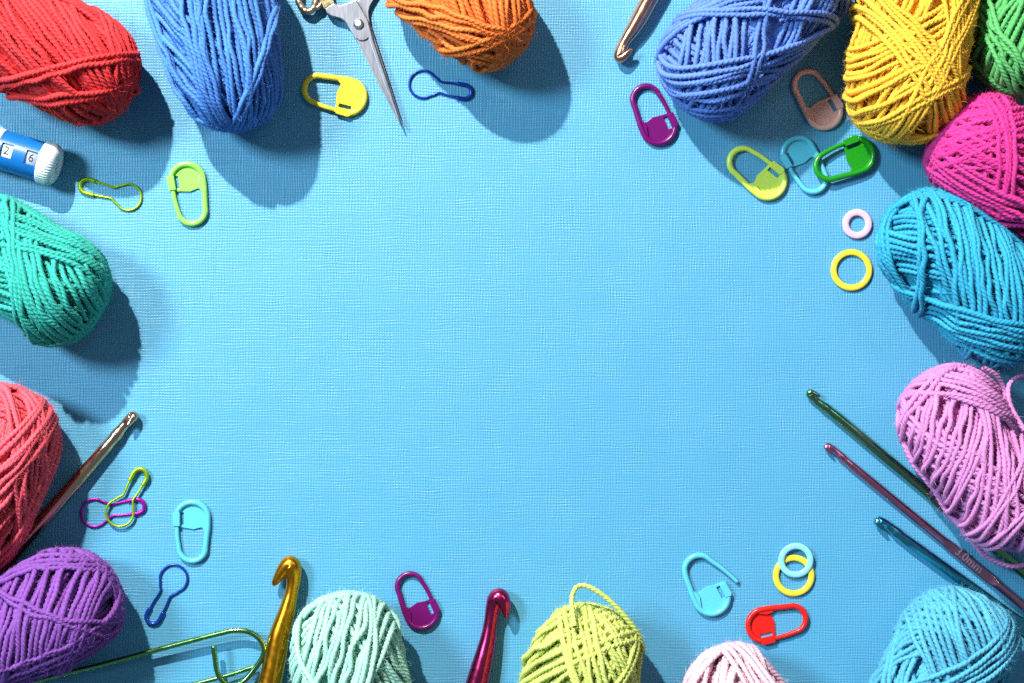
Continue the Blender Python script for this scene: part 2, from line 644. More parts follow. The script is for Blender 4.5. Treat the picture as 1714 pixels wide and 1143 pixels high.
def build_ball(label, cols, tip, ang, length, r, bands, taper=0.0, pw=3.9, sq=2.4, seed=1, loose=(), base_dirs=None, group='yarn balls around the edge of the paper'):
    B = Ball(tip, ang, length, r, taper, pw, seed, sq)
    rng = B.rng
    root = empty('yarn_ball', (B.c[0], B.c[1], 0), B.a)
    tag(root, label, 'yarn ball', group)
    mat = mat_yarn('yarn_' + label.split()[0] + str(seed), cols[0], cols[1])
    off = np.array([0, 0, B.zc])
    # core
    nx = int(2 * B.L / (2 * YR) * 7); na = 40
    xs = np.clip(-np.cos(np.linspace(0, math.pi, nx)) * 0.35 + np.linspace(-1, 1, nx) * 0.65, -1, 1) * B.L * 0.9999
    rad = B.R * (1 + B.taper * xs / B.L) * np.maximum(0, 1 - np.abs(xs / B.L) ** B.pw) ** (1 / B.sq)

    def ridge(X, R_, A):
        return np.maximum(R_ * 0.93 + (np.abs(np.cos((X + 0.6 * YR * 2 * A / 6.2832 + 1.5 * YR * np.sin(A)) * math.pi / (2 * YR))) - 1) * 0.6 * YR, 1e-5)
    core = lathe('core', np.stack([xs, rad], 1), na, ridge)
    core.transform(Matrix.Translation((0, 0, B.zc)))
    obj('core', core, mat, root)
    # inner winding: random criss-cross, joined (mostly covered)
    Vs, Fs, Us, k0 = [], [], [], 0
    nb = 16
    for k in range(nb):
        if k < 5:
            be0 = (4, 24, -24, 8, -10)[k]
        be = be0 + rng.normal() * 3 if k < 5 else rng.choice([12, -14, 30, -30, 55, -55, 75, -75]) + rng.normal() * 9
        u0 = np.array([math.cos(math.radians(be)), math.sin(math.radians(be))])
        span = B.L * abs(u0[1]) + B.R * abs(u0[0])
        o = (((k + 0.5) / nb) * 2 - 1) * span * 0.95 if k % 2 else rng.uniform(-0.8, 0.8) * span
        if k < 5: o = (0, 0.1, -0.1, 0.45, -0.45)[k] * B.R
        mid = np.array([-u0[1], u0[0]]) * o
        mid[0] = np.clip(mid[0], -0.85 * B.L, 0.85 * B.L); mid[1] = np.clip(mid[1], -0.85 * B.R, 0.85 * B.R)
        for X, N, s in B.band_local(mid, u0, (13 if k < 3 else int(rng.integers(6, 10))), geo=0.7, sp=1.05, cap=1.0 * YR):
            (V, F, _, U), P, NN, _s = strand_geom(X + off, N, YR * 0.97, PITCH / 6, phase=rng.uniform(0, 6.28), nseg=6, lobes=3, depth=0.30)
            Vs.append(V); Fs.append(F + k0); Us.append(U); k0 += len(V)
    if Vs:
        tag(obj('inner_winding', mesh_np('inner_winding', np.vstack(Vs), np.vstack(Fs), np.vstack(Us)), mat, root), kind='stuff')
    # outer strands, each its own object
    fz = []
    for bd in bands:
        kw = {}
        if len(bd) > 5: kw = dict(zip(('geo', 'sp'), bd[5:]))
        for X, N, s in B.band(*bd[:4], (bd[4] if bd[4] < 3 else int(round(bd[4] * 1.4))), **kw):
            rs = YR * rng.uniform(0.98, 1.12)
            (V, F, _, U), P, NN, _s = strand_geom(X + off, N, rs, PITCH / 8, phase=rng.uniform(0, 6.28), pitch=PITCH * rng.uniform(0.9, 1.12))
            obj('strand', mesh_np('strand', V, F, U), mat, root)
            fz.append((P, NN, rs))
    for pts in loose:
        P = catmull(free_strand(pts, B.c, B.a), 0.6 * YR)
        NN = np.broadcast_to(np.array([0.02, 0.03, 1.0]), P.shape)
        (V, F, _, U), P2, NN2, _s = strand_geom(P, NN, YR, PITCH / 9, phase=1.0)
        obj('loose_strand', mesh_np('loose_strand', V, F, U), mat, root)
        fz.append((P2, NN2, YR))
    fm = fuzz_mesh('fuzz', rng, fz)
    if fm: tag(obj('fuzz', fm, mat, root), kind='stuff')
    return B


def lighter(c, k=0.35, s=1.0):
    return tuple(min(1.0, x * s + (1 - x) * k * 0.5) for x in c[:3]) + (1,)


def ycol(r, g, b, hi=None):
    c = srgb(r, g, b)
    return (tuple(x * 0.88 for x in c[:3]) + (1,), hi and srgb(*hi) or tuple(min(1, x * 1.22 + 0.03) for x in c[:3]) + (1,))


BALLS = [
    dict(label='bright red yarn ball with frayed tufts at its end, top left corner', cols=ycol(228, 34, 38), tip=(216, 148), ang=205, length=330, r=93, seed=11,
         bands=[(10, 150, 150, 208, 4), (40, 20, 120, 110, 10), (5, 60, 90, 150, 8), (108, 20, 150, 85, 5), (150, 60, 215, 90, 4), (165, 110, 180, 195, 4), (195, 90, 205, 180, 4),
                (20, 152, 178, 138, 2), (120, 190, 215, 120, 2), (0, 128, 208, 98, 2)],
         loose=[[(195, 95, 120), (222, 98, 112), (234, 104, 100), (231, 116, 88), (215, 128, 80)],
                [(195, 140, 100), (220, 142, 92), (233, 153, 84), (222, 158, 70), (200, 165, 55)]]),
    dict(label='royal blue yarn ball lying lengthwise beside the scissors', cols=ycol(66, 124, 200), tip=(404, 208), ang=257, length=340, r=97, taper=0.08, seed=22,
         bands=[(262, 15, 330, 190, 4), (300, 60, 395, 165, 8), (365, -10, 378, 75, 8), (330, 20, 350, 110, 3), (412, 50, 427, 150, 6), (450, 90, 475, 165, 4), (345, 150, 372, 200, 4),
                (445, 15, 392, 178, 2), (455, 20, 478, 140, 2), (345, 175, 440, 190, 3), (328, 198, 484, 168, 2)]),
    dict(label='orange yarn ball at the top edge, above the shadow it casts', cols=ycol(252, 113, 28), tip=(861, 86), ang=226, length=330, r=90, seed=33,
         bands=[(745, 68, 815, 110, 4), (785, -5, 803, 40, 8), (840, 10, 850, 60, 6), (830, 50, 840, 108, 6), (700, 18, 840, 72, 5), (690, 5, 800, 40, 3), (865, 50, 835, 110, 3), (892, 10, 865, 95, 3), (805, 50, 895, 8, 2)]),
    dict(label='periwinkle blue yarn ball lying diagonally right of the copper hook', cols=ycol(86, 120, 196), tip=(1134, 161), ang=-43, length=350, r=88, pw=6.5, seed=44,
         bands=[(1225, 175, 1365, 62, 4), (1140, 90, 1195, 130, 6), (1125, 110, 1180, 160, 4), (1206, 40, 1184, 150, 8), (1345, 15, 1322, 80, 8), (1255, 95, 1355, 62, 5), (1245, 130, 1300, 112, 3), (1180, 30, 1240, 10, 4),
                (1100, 108, 1205, 190, 3), (1098, 78, 1170, 28, 2), (1285, 0, 1218, 190, 2), (1122, 52, 1400, 8, 2), (1110, 90, 1150, 30, 1)]),
    dict(label='golden yellow yarn ball standing between the periwinkle and green balls', cols=ycol(255, 180, 40), tip=(1505, 232), ang=-83, length=340, r=98, seed=55,
         bands=[(1445, 10, 1434, 165, 6), (1630, 10, 1608, 115, 4), (1500, 40, 1450, 180, 9), (1540, 115, 1492, 195, 5), (1618, 20, 1548, 75, 8), (1580, 40, 1586, 135, 4), (1560, 100, 1530, 170, 3),
                (1490, 25, 1565, 160, 5), (1434, 208, 1552, 208, 4), (1450, 225, 1560, 190, 3), (1436, 214, 1602, 122, 2)]),
    dict(label='leaf green yarn ball cut off by the top right corner', cols=ycol(84, 168, 88), tip=(1712, 158), ang=-86, length=320, r=88, seed=66,
         bands=[(1657, 15, 1638, 130, 5), (1695, 40, 1652, 100, 8), (1710, 60, 1690, 110, 4), (1650, 112, 1716, 140, 4), (1662, 0, 1712, 112, 3)]),
    dict(label='magenta yarn ball tucked below the yellow and green balls', cols=ycol(208, 30, 126), tip=(1577, 210), ang=33, length=300, r=92, seed=77,
         bands=[(1595, 310, 1705, 378, 4), (1615, 148, 1564, 258, 5), (1632, 145, 1640, 215, 6), (1640, 250, 1634, 320, 10), (1690, 240, 1725, 245, 8), (1690, 200, 1714, 195, 4), (1690, 290, 1720, 310, 4), (1577, 250, 1675, 228, 4),
                (1663, 180, 1686, 325, 3), (1570, 265, 1714, 342, 4), (1562, 252, 1700, 162, 2)]),
    dict(label='turquoise yarn ball slanting down at the right edge beside the rings', cols=ycol(24, 150, 184), tip=(1498, 352), ang=43, length=330, r=90, taper=0.06, seed=88,
         bands=[(1545, 370, 1640, 398, 9), (1550, 430, 1640, 460, 5), (1500, 467, 1572, 526, 4), (1503, 380, 1516, 445, 5), (1600, 445, 1630, 520, 5), (1626, 420, 1662, 545, 7, 0.5, 1.12), (1680, 395, 1714, 545, 5), (1551, 328, 1705, 413, 6),
                (1578, 522, 1714, 562, 6), (1500, 360, 1560, 345, 3), (1543, 325, 1556, 515, 2)],
         loose=[[(1540, 360, 150), (1548, 335, 135), (1562, 320, 100), (1569, 324, 80)]]),
    dict(label='lilac yarn ball with loose strands lying over the green crochet hook', cols=ycol(208, 126, 184), tip=(1550, 631), ang=58, length=325, r=85, seed=99,
         bands=[(1510, 655, 1552, 692, 5), (1575, 768, 1672, 848, 10), (1600, 680, 1586, 775, 10, 0.4, 1.06), (1655, 705, 1664, 765, 6, 0.4, 1.08), (1580, 648, 1686, 696, 6), (1600, 620, 1660, 650, 4), (1537, 765, 1615, 897, 4),
                (1545, 702, 1622, 618, 2), (1712, 824, 1670, 900, 2), (1706, 735, 1650, 900, 2)],
         loose=[[(1612, 870, 70), (1622, 898, 55), (1645, 926, 40), (1672, 942, 32), (1700, 948, 30), (1735, 938, 22)],
                [(1645, 615, 130), (1668, 628, 120), (1682, 655, 105), (1680, 690, 110), (1695, 730, 130)],
                [(1730, 628, 60), (1702, 632, 95), (1688, 648, 110), (1692, 680, 120), (1715, 720, 130)]]),
    dict(label='sky blue yarn ball in the bottom right corner covering the end of the teal hook', cols=ycol(76, 162, 192), tip=(1642, 1003), ang=116, length=330, r=97, seed=110,
         bands=[(1500, 1085, 1528, 1150, 8), (1548, 1060, 1522, 1145, 6), (1485, 1110, 1545, 1078, 10), (1510, 1050, 1550, 1020, 4), (1553, 985, 1680, 1030, 6), (1590, 1040, 1680, 1068, 5), (1605, 1015, 1638, 1110, 6), (1650, 1040, 1670, 1110, 3), (1561, 1000, 1595, 1140, 6), (1685, 1045, 1692, 1110, 3),
                (1590, 1142, 1685, 1074, 5), (1545, 990, 1546, 1130, 2)],
         loose=[[(1690, 1070, 110), (1702, 1085, 90), (1703, 1100, 80), (1690, 1106, 90)]]),
    dict(label='pale pink yarn ball peeking in at the bottom edge', cols=ycol(226, 180, 194), tip=(1226, 1085), ang=84, length=300, r=104, pw=2.0, sq=2.0, seed=121,
         bands=[(1180, 1118, 1188, 1150, 5), (1225, 1095, 1224, 1150, 6), (1212, 1098, 1190, 1150, 6), (1215, 1080, 1165, 1132, 6), (1240, 1090, 1308, 1135, 5), (1238, 1105, 1250, 1145, 4), (1200, 1130, 1245, 1100, 2), (1220, 1080, 1240, 1120, 2)]),
    dict(label='lime green yarn ball with one loop of yarn standing off its top', cols=ycol(196, 204, 100), tip=(993, 1020), ang=99, length=330, r=94, seed=132,
         bands=[(925, 1055, 890, 1138, 5), (960, 1080, 908, 1130, 8), (1030, 1050, 1010, 1090, 5), (994, 1035, 1030, 1108, 7), (1055, 1052, 1012, 1075, 6, 0.5, 1.08), (955, 995, 980, 1125, 4), (1084, 1070, 1074, 1138, 4), (920, 1030, 1000, 1008, 3),
                (966, 1010, 1076, 1060, 3), (1064, 1060, 1010, 1134, 2)],
         loose=[[(962, 1050, 172), (958, 1020, 150), (958, 995, 135), (970, 980, 126), (994, 986, 126), (1026, 1010, 124), (1053, 1040, 118), (1071, 1066, 108), (1078, 1092, 95)]]),
    dict(label='pale mint yarn ball leaning on the gold crochet hook', cols=ycol(160, 208, 188), tip=(562, 1002), ang=78, length=330, r=94, seed=143,
         bands=[(484, 1065, 506, 1142, 5), (556, 1035, 528, 1085, 6), (630, 1055, 655, 1105, 8), (620, 1110, 640, 1140, 4), (592, 1030, 572, 1118, 9), (617, 1025, 604, 1105, 2), (493, 1020, 600, 992, 4), (504, 1048, 616, 1016, 3), (482, 1032, 555, 1138, 2), (630, 1010, 655, 1060, 2)],
         loose=[[(640, 1040, 95), (648, 1034, 92), (653, 1045, 85), (655, 1075, 80), (662, 1110, 75)]]),
    dict(label='purple yarn ball in the bottom left corner beside the navy pin', cols=ycol(126, 62, 152), tip=(192, 989), ang=161, length=330, r=90, seed=154,
         bands=[(0, 1080, 60, 1066, 7), (85, 965, 68, 1015, 12, 0.4), (110, 945, 150, 965, 6), (88, 1028, 64, 1092, 9, 0.4, 1.06), (20, 975, 135, 965, 3), (60, 930, 140, 930, 4), (165, 935, 204, 1010, 5), (150, 975, 182, 1030, 4), (120, 1060, 180, 1035, 4), (156, 918, 114, 1025, 2), (0, 1006, 176, 1046, 2)]),
    dict(label='coral red yarn ball at the left edge next to the bronze hook', cols=ycol(232, 78, 92), tip=(33, 654), ang=111, length=330, r=88, seed=165,
         bands=[(0, 690, 40, 700, 4), (92, 712, 42, 862, 6), (80, 700, 14, 790, 9), (5, 830, 8, 910, 5), (40, 800, 10, 860, 4), (0, 646, 95, 674, 5), (60, 650, 100, 690, 3), (70, 678, 6, 748, 3), (30, 760, 0, 800, 2)]),
    dict(label='teal green yarn ball at the left edge below the row counter', cols=ycol(38, 170, 152), tip=(160, 520), ang=208, length=330, r=90, pw=6.0, seed=176,
         bands=[(5, 495, 65, 512, 10), (20, 350, 62, 405, 5), (75, 440, 112, 536, 9, 0.5, 1.06), (36, 435, 92, 552, 5), (140, 470, 150, 500, 3), (65, 383, 168, 460, 5), (27, 412, 160, 454, 5), (105, 545, 160, 508, 5), (80, 575, 150, 560, 3), (6, 378, 38, 472, 2), (176, 468, 108, 562, 3)]),
]
for b in BALLS:
    build_ball(**b)

# ------------------------------------------------------------------ locking stitch markers
U = S   # 1 photo pixel


def marker_meshes():
    # canonical: +X from the arc end to the plate end, latch on +Y, lying on z = 0
    zc = 4.8 * U
    r = 4.6
    path = [(20, 25.5), (6, 25.5), (-10, 25), (-25, 23)]
    for a in range(105, 256, 15):
        path.append((-27 + 22.5 * math.cos(math.radians(a)), 22.5 * math.sin(math.radians(a))))
    path += [(-25, -22.5), (-8, -24.5), (8, -26.5), (22, -27)]
    for a in range(-80, 71, 15):
        path.append((24 + 26 * math.cos(math.radians(a)), 27 * math.sin(math.radians(a))))
    rad = []
    for k, (x, y) in enumerate(path):
        f = min(1, k / 7)
        rad.append(3.4 + 1.5 * f)
    P = np.array([(x * U, y * U, zc, q * U) for (x, y), q in zip(path, rad)])
    P = catmull(P, 2.2 * U)
    loop = tube_mesh('loop', P[:, :3], P[:, 3], nseg=12)
    # open version: the free arm springs outwards
    path2 = [(20, 49), (4, 43), (-12, 36), (-25, 29)] + [(-27 + 22.5 * math.cos(math.radians(a)), 2 + 23.5 * math.sin(math.radians(a))) for a in range(110, 256, 15)] + path[4 + 11:]
    rad2 = [3.0 + 1.8 * min(1, k / 7) for k in range(len(path2))]
    P = catmull(np.array([(x * U, y * U, zc, q * U) for (x, y), q in zip(path2, rad2)]), 2.2 * U)
    loop_open = tube_mesh('loop', P[:, :3], P[:, 3], nseg=12)
    # plate with the notch that becomes the slot
    arc = [(24 + 27 * math.cos(math.radians(a)), 28 * math.sin(math.radians(a))) for a in range(-80, 66, 12)]
    pl = [(6, -25), (20, -27)] + arc + [(33, 26), (33, 14), (12, 14), (12, 29), (8, 29), (7, 14), (4, -2), (7, -14)]
    plate = prism('plate', [(x * U, y * U) for x, y in pl], 0.3 * U, 3.6 * U, bevel=0.5 * U)
    sh = [(-3, -25), (6, -27.5), (24, -29), (34, -26), (31, -22.5), (14, -17), (5, -18.5)]
    shoulder = prism('shoulder', [(x * U, y * U) for x, y in sh], 0.6 * U, 7.6 * U, bevel=1.0 * U, smooth=False)
    la = [(10, 20), (33.5, 20), (34.5, 30), (30, 32.3), (10, 31.5)]
    latch = prism('latch', [(x * U, y * U) for x, y in la], 0.2 * U, 10.2 * U, bevel=1.3 * U, seg=3)
    return loop, loop_open, plate, shoulder, latch


MK = marker_meshes()


def marker(label, mat, arc_end, plate_end, flip=False, opened=False, z=0.0, tilt=0.0):
    a = W(*arc_end); b = W(*plate_end)
    mid = (a + b) / 2
    d = b - a
    ang = math.atan2(d[1], d[0])
    ln = np.linalg.norm(d) / (104.5 * U)
    o = empty('stitch_marker', (mid[0], mid[1], z), ang)
    o.scale = (ln, ln, ln)
    if flip:
        o.rotation_euler = (math.pi, 0, ang)
        o.location.z = z + 10.4 * U * ln
    if tilt:
        o.rotation_euler = (0, tilt, ang)
    loop, lo, pl, sh, la = MK
    obj('loop', lo if opened else loop, mat, o)
    obj('plate', pl, mat, o)
    obj('shoulder', sh, mat, o)
    obj('latch', la, mat, o)
    tag(o, label, 'stitch marker', 'plastic locking stitch markers')
    return o


PL = lambda n, r, g, b, k=1.0: mat_plastic('plastic_' + n, tuple(c * k for c in srgb(r, g, b)[:3]) + (1,))
m_lime = PL('spring_green', 150, 226, 92)
m_yel = PL('yellow', 246, 222, 62)
m_pur = PL('plum', 108, 6, 96)
m_sal = PL('salmon', 255, 182, 166)
m_ly = PL('lemon_lime', 218, 232, 92)
m_lb = PL('light_blue', 96, 194, 212)
m_gr = PL('green', 28, 138, 22)
m_red = PL('red', 236, 30, 22)
marker('spring green locking stitch marker lying alone left of the shadow of the royal blue ball', m_lime, (326, 377), (309, 273))
marker('yellow locking stitch marker face down between blue ball and scissors', m_yel, (508, 144), (612, 170), flip=True)
marker('plum purple locking stitch marker below the copper crochet hook', m_pur, (1071, 144), (1114, 240))
marker('salmon pink locking stitch marker in the periwinkle ball shadow', m_sal, (1338, 121), (1394, 212))
marker('lemon lime locking stitch marker beside the light blue and green ones', m_ly, (1223, 256), (1308, 322))
marker('light blue locking stitch marker lying partly under the green one', m_lb, (1372, 321), (1322, 233))
marker('grass green locking stitch marker resting on a light blue one', m_gr, (1362, 288), (1460, 250), z=6.5 * U, tilt=0.05)
marker('light blue locking stitch marker above the navy bulb pin', m_lb, (323, 941), (322, 838))
marker('plum purple locking stitch marker between mint ball and magenta hook', m_pur, (677, 959), (717, 1050))
marker('light blue locking stitch marker with its arm sprung open', m_lb, (1156, 930), (1204, 1026), opened=True)
marker('bright red locking stitch marker right of the pale pink ball', m_red, (1350, 1030), (1250, 1052))

# ------------------------------------------------------------------ bulb pins


def bulb_pin(label, mat, cc, cr, end, z=0.0, zend=None, hw=11.0):
    c = W(*cc); e = W(*end)
    d = e - c
    ang = math.atan2(d[1], d[0])
    L = np.linalg.norm(d) / U
    o = empty('bulb_pin', (c[0], c[1], 0), ang)
    zr = 2.4
    pts = []
    x1 = L - 26
    pts += [(x1 + 12, hw * 0.95), (x1, hw), (x1 - 14, hw * 0.98), (cr + 6, hw * 0.86), (cr * 0.92, cr * 0.62)]
    for a in range(48, 313, 24):
        pts.append((cr * math.cos(math.radians(a)), cr * math.sin(math.radians(a))))
    pts += [(cr * 0.92, -cr * 0.62), (cr + 6, -hw * 0.86), (x1 - 14, -hw * 0.98), (x1, -hw), (x1 + 12, -hw * 0.95)]
    f = lambda x: (z + ((zend if zend is not None else z) - z) * min(1, max(0, (x + cr) / (L + cr)))) * U
    P = catmull(np.array([(x * U, y * U, zr * U + f(x)) for x, y in pts]), 1.6 * U)
    obj('wire', tube_mesh('wire', P, 2.1 * U, nseg=10), mat, o)
    # folded sheet clasp at the end
    cl = [(L - 30, hw + 0.6), (L - 16, hw + 0.8)] + [(L - hw - 4 + (hw + 1) * math.cos(math.radians(a)), (hw + 0.6) * math.sin(math.radians(a))) for a in range(75, -76, -15)] + [(L - 16, -hw - 0.8), (L - 26, -hw - 0.6)]
    Q = catmull(np.array([(x * U, y * U, zr * U + f(x) + 0.8 * U) for x, y in cl]), 1.6 * U)
    obj('clasp', tube_mesh('clasp', Q, 3.6 * U, nseg=12, zscale=0.95), mat, o)
    tag(o, label, 'bulb pin', 'metal bulb-shaped pins')
    return o


m_pin_lime = mat_metal('anodised_lime', srgb(176, 206, 40), 0.30, metallic=0.75)
m_pin_navy = mat_metal('painted_navy', srgb(14, 62, 156), 0.30, metallic=0.35)
m_pin_pur = mat_metal('anodised_purple', srgb(168, 20, 160), 0.30, metallic=0.6)
bulb_pin('lime green bulb pin at the foot of the row counter shadow', m_pin_lime, (215, 330), 22, (132, 308))
bulb_pin('royal blue bulb pin pointing into the orange ball shadow', m_pin_navy, (708, 141), 23, (792, 157))
bulb_pin('purple bulb pin lying under a lime green pin', m_pin_pur, (159, 858), 23, (245, 845))
bulb_pin('lime green bulb pin crossing over the purple pin', m_pin_lime, (202, 857), 23, (243, 783), z=5.5, zend=4.0)
bulb_pin('navy blue bulb pin beside the purple ball, bulb upwards', m_pin_navy, (291, 968), 23, (250, 1045))

# ------------------------------------------------------------------ ring markers


def ring(label, mat, c, ro, ri, z=0.0, rot=(0, 0, 0)):
    R = (ro + ri) / 2; r = (ro - ri) / 2
    a = np.linspace(0, 2 * math.pi, 64, endpoint=False)
    P = np.stack([R * U * np.cos(a), R * U * np.sin(a), np.zeros(64)], 1)
    V, F, t, uv = sweep(P, r * U, nseg=16, closed=True, shape=lambda b, n: (np.sign(b) * np.abs(b) ** 0.8, np.sign(n) * np.abs(n) ** 0.75 * 0.62))
    w = W(*c)
    o = obj('ring_marker', mesh_np('ring_marker', V, F), mat)
    o.location = (w[0], w[1], z * U + r * 0.62 * U)
    o.rotation_euler = rot
    tag(o, label, 'ring marker', 'plastic ring stitch markers')


m_pink = PL('pale_pink', 250, 186, 200)
m_ring_y = PL('ring_yellow', 248, 212, 58)
m_ring_b = PL('ring_blue', 150, 220, 238)
ring('small pale pink plastic ring above a larger yellow ring', m_pink, (1434, 375), 25, 13.5)
ring('yellow plastic ring lying alone below the pink ring', m_ring_y, (1424.5, 452), 35, 24.5)
ring('yellow plastic ring half covered by a pale blue ring', m_ring_y, (1328, 963), 35, 24.5)
ring('pale blue plastic ring resting on a yellow ring', m_ring_b, (1331, 937), 29.5, 19, z=4.5, rot=(0.10, 0.0, 0))

# ------------------------------------------------------------------ crochet hooks


def hook_parts(root, rows, head_at, mat, origin, flat=None, step=1.6, nseg=24, mat_flat=None):
    """rows: (px, py, zpx, rpx) from the shaft's far end to the lip. head_at: row index where the head begins.
    flat: (row index range start, end) of a thumb rest, ground flat on top"""
    ctrl = []
    for i, (x, y, z, r) in enumerate(rows):
        w = W(x, y, z * U)
        ctrl.append((w[0] - origin[0], w[1] - origin[1], w[2], r * U, float(i)))
    Q = catmull(np.array(ctrl), step * U)
    idx = Q[:, 4]
    k = int(np.argmin(np.abs(idx - head_at)))
    fl = np.ones(len(Q))
    if flat:
        a, b = flat[:2]
        t = np.clip((idx - a) / (b - a), 0, 1)
        e = np.clip(np.minimum(t, 1 - t) / 0.16, 0, 1)
        e = e * e * (3 - 2 * e)
        fl = 1 - e * 0.62
    T0 = Q[:, :3]

    def mk(name, sl):
        P = Q[sl]
        f = fl[sl]

        def shape(cb, cn):
            wide = 1 + (1 - f) * 0.28
            return cb * wide[:, None], np.minimum(cn, f[:, None] * 1.0)
        up = np.array([0.03, 0.02, 1.0])
        # parallel transport so that the lip may bend through the vertical
        return P, shape

    def tube(name, a, b):
        P, shape = mk(name, slice(a, b))
        pts = P[:, :3]
        T = np.gradient(pts, axis=0); T /= np.linalg.norm(T, axis=1)[:, None]
        N = np.zeros_like(pts)
        n0 = frame['n'] if frame['n'] is not None else np.array([0, 0, 1.0])
        for i in range(len(pts)):
            n0 = n0 - (n0 @ T[i]) * T[i]; n0 /= np.linalg.norm(n0)
            N[i] = n0
            if i == len(pts) - 1: frame['n'] = n0
        V, F, tris, uv = sweep(pts, P[:, 3], nseg=nseg, up=N, shape=shape)
        tris = tris[nseg:] if name == 'hook_head' else tris[:nseg]
        return mesh_np(name, V, [tuple(map(int, q)) for q in F] + tris)
    frame = {'n': None}
    sh = obj('shaft', tube('shaft', 0, k + 1), mat, root)
    hd = obj('hook_head', tube('hook_head', k, len(Q)), mat, root)
    return sh, hd


def generic_rows(tip, tail, R, roll, hs=1.0, neck=1.0, n_tail=6, tailR=None, Rh=None):
    """straight hook; roll 0 = lip to the left of the tip-to-tail direction in the picture, 90 = towards the viewer"""
    tip = np.array(tip, float); tail = np.array(tail, float)
    d = tail - tip; L = np.linalg.norm(d); d /= L
    left = np.array([d[1], -d[0]])
    cr, sr = math.cos(math.radians(roll)), math.sin(math.radians(roll))
    Rh = Rh or R
    tailR = tailR or R
    prof = [(9.0, 0, 1.0), (7.4, 0, 0.98), (6.0, -.03, 0.90), (4.8, -.10, 0.80), (3.9, -.18, 0.70), (3.1, -.22, 0.64), (2.4, -.20, .66), (1.8, -.10, .72), (1.1, .05, .72), (0.78, .22, .62), (1.0, .45, .52), (1.6, .66, .42), (2.2, .84, .30), (2.7, .98, .16), (2.8, 1.0, .05)]
    rows = []
    x0 = prof[0][0] * Rh * hs
    for i in range(n_tail):
        t = i / n_tail
        x = L + (x0 - L) * t
        rr = tailR + (R - tailR) * t
        q = tip + d * x
        rows.append((q[0], q[1], max(R, tailR), rr))
    for x, l, r in prof:
        q = tip + d * x * Rh * hs + left * l * Rh * cr
        rr = R * r if x > 5.5 else Rh * r
        rows.append((q[0], q[1], R + l * Rh * sr, rr))
    return rows, n_tail + 3


def hook(label, mat, rows, head_at, flat=None):
    w = W(rows[0][0], rows[0][1])
    o = empty('crochet_hook', (w[0], w[1], 0))
    hook_parts(o, rows, head_at, mat, w, flat)
    tag(o, label, 'crochet hook', 'metal crochet hooks')
    return o, w


def flat_text(root, w, body, px, py, z, size, ang, mat, name):
    me = text_mesh(name, body, size * U, 0.25 * U)
    t = obj(name, me, mat, root)
    q = W(px, py, z * U)
    t.location = (q[0] - w[0], q[1] - w[1], z * U)
    t.rotation_euler = (0, 0, -math.radians(ang))


m_gold = mat_metal('anodised_gold', (0.98, 0.34, 0.018, 1), 0.27, 0.35, (200, 200, 200))
m_mag = mat_metal('anodised_magenta', (0.78, 0.045, 0.16, 1), 0.2, 0.2, (200, 200, 200))
m_silver = mat_metal('rose_champagne_metal', (0.80, 0.46, 0.30, 1), 0.2, 0.2, (200, 200, 200))
m_copper = mat_metal('rose_copper', (0.86, 0.38, 0.23, 1), 0.2, 0.2, (200, 200, 200))
m_green = mat_metal('anodised_green', (0.20, 0.38, 0.20, 1), 0.2, 0.2, (200, 200, 200))
m_rose = mat_metal('anodised_rose', (0.74, 0.26, 0.36, 1), 0.24, 0.2, (200, 200, 200))
m_blue = mat_metal('anodised_teal', (0.10, 0.46, 0.54, 1), 0.2, 0.2, (200, 200, 200))
m_mark = mat_metal('bright_stamp_edge', (0.82, 0.60, 0.76, 1), 0.4, 0.1)
m_mark_g = mat_metal('bright_stamp_dots', (0.85, 0.9, 0.85, 1), 0.3, 0.1)

# gold: thick hook with its lip to the left
rows = [(415, 1290, 20, 20), (430, 1230, 20, 20), (441, 1185, 20, 20), (452, 1143, 20, 19.6), (461, 1100, 20, 19), (468, 1063, 20, 17.6), (480, 1024, 20, 14.4), (488, 992, 20, 11.2), (491.5, 970, 20, 12.4), (489.5, 951, 20, 15.2),
        (485, 944, 20, 14.6), (475, 953, 20, 11.6), (466, 966, 20, 8.4), (459.5, 976, 20, 5.2), (457, 980, 20, 2)]
hook('thick gold crochet hook lying against the mint ball', m_gold, rows, 7)
# magenta
rows = [(757, 1290, 20, 20), (776, 1225, 20, 20), (799, 1143, 20, 19), (808, 1108, 20, 17), (817, 1070, 19, 13.6), (821.5, 1042, 18, 11.8), (825, 1020, 18, 12.6), (830, 1005, 19, 15.4), (836, 1000, 22, 15.8), (842, 1006, 26, 13), (846, 1018, 28, 9), (847, 1028, 28, 5.5), (847, 1034, 28, 2.5)]
hook('thick magenta crochet hook entering from the bottom edge', m_mag, rows, 5)
rows, h = generic_rows((229, 689), (-40, 1000), 10.5, 72, hs=0.82, tailR=12.5, Rh=13)
hook('rose bronze crochet hook lying beside the coral ball', m_silver, rows, h)
rows, h = generic_rows((1031, 104), (1135, -90), 14.5, 150, hs=0.8, tailR=15, Rh=15)
hook('rose copper crochet hook coming down from the top edge', m_copper, rows, h)
rows, h = generic_rows((1349, 654), (1800, 1031), 8.4, 38, hs=0.86, n_tail=9, tailR=9, Rh=10.4)
g_o, g_w = hook('long dark green crochet hook passing under the lilac ball', m_green, rows, h, flat=(3.2, 5.8))
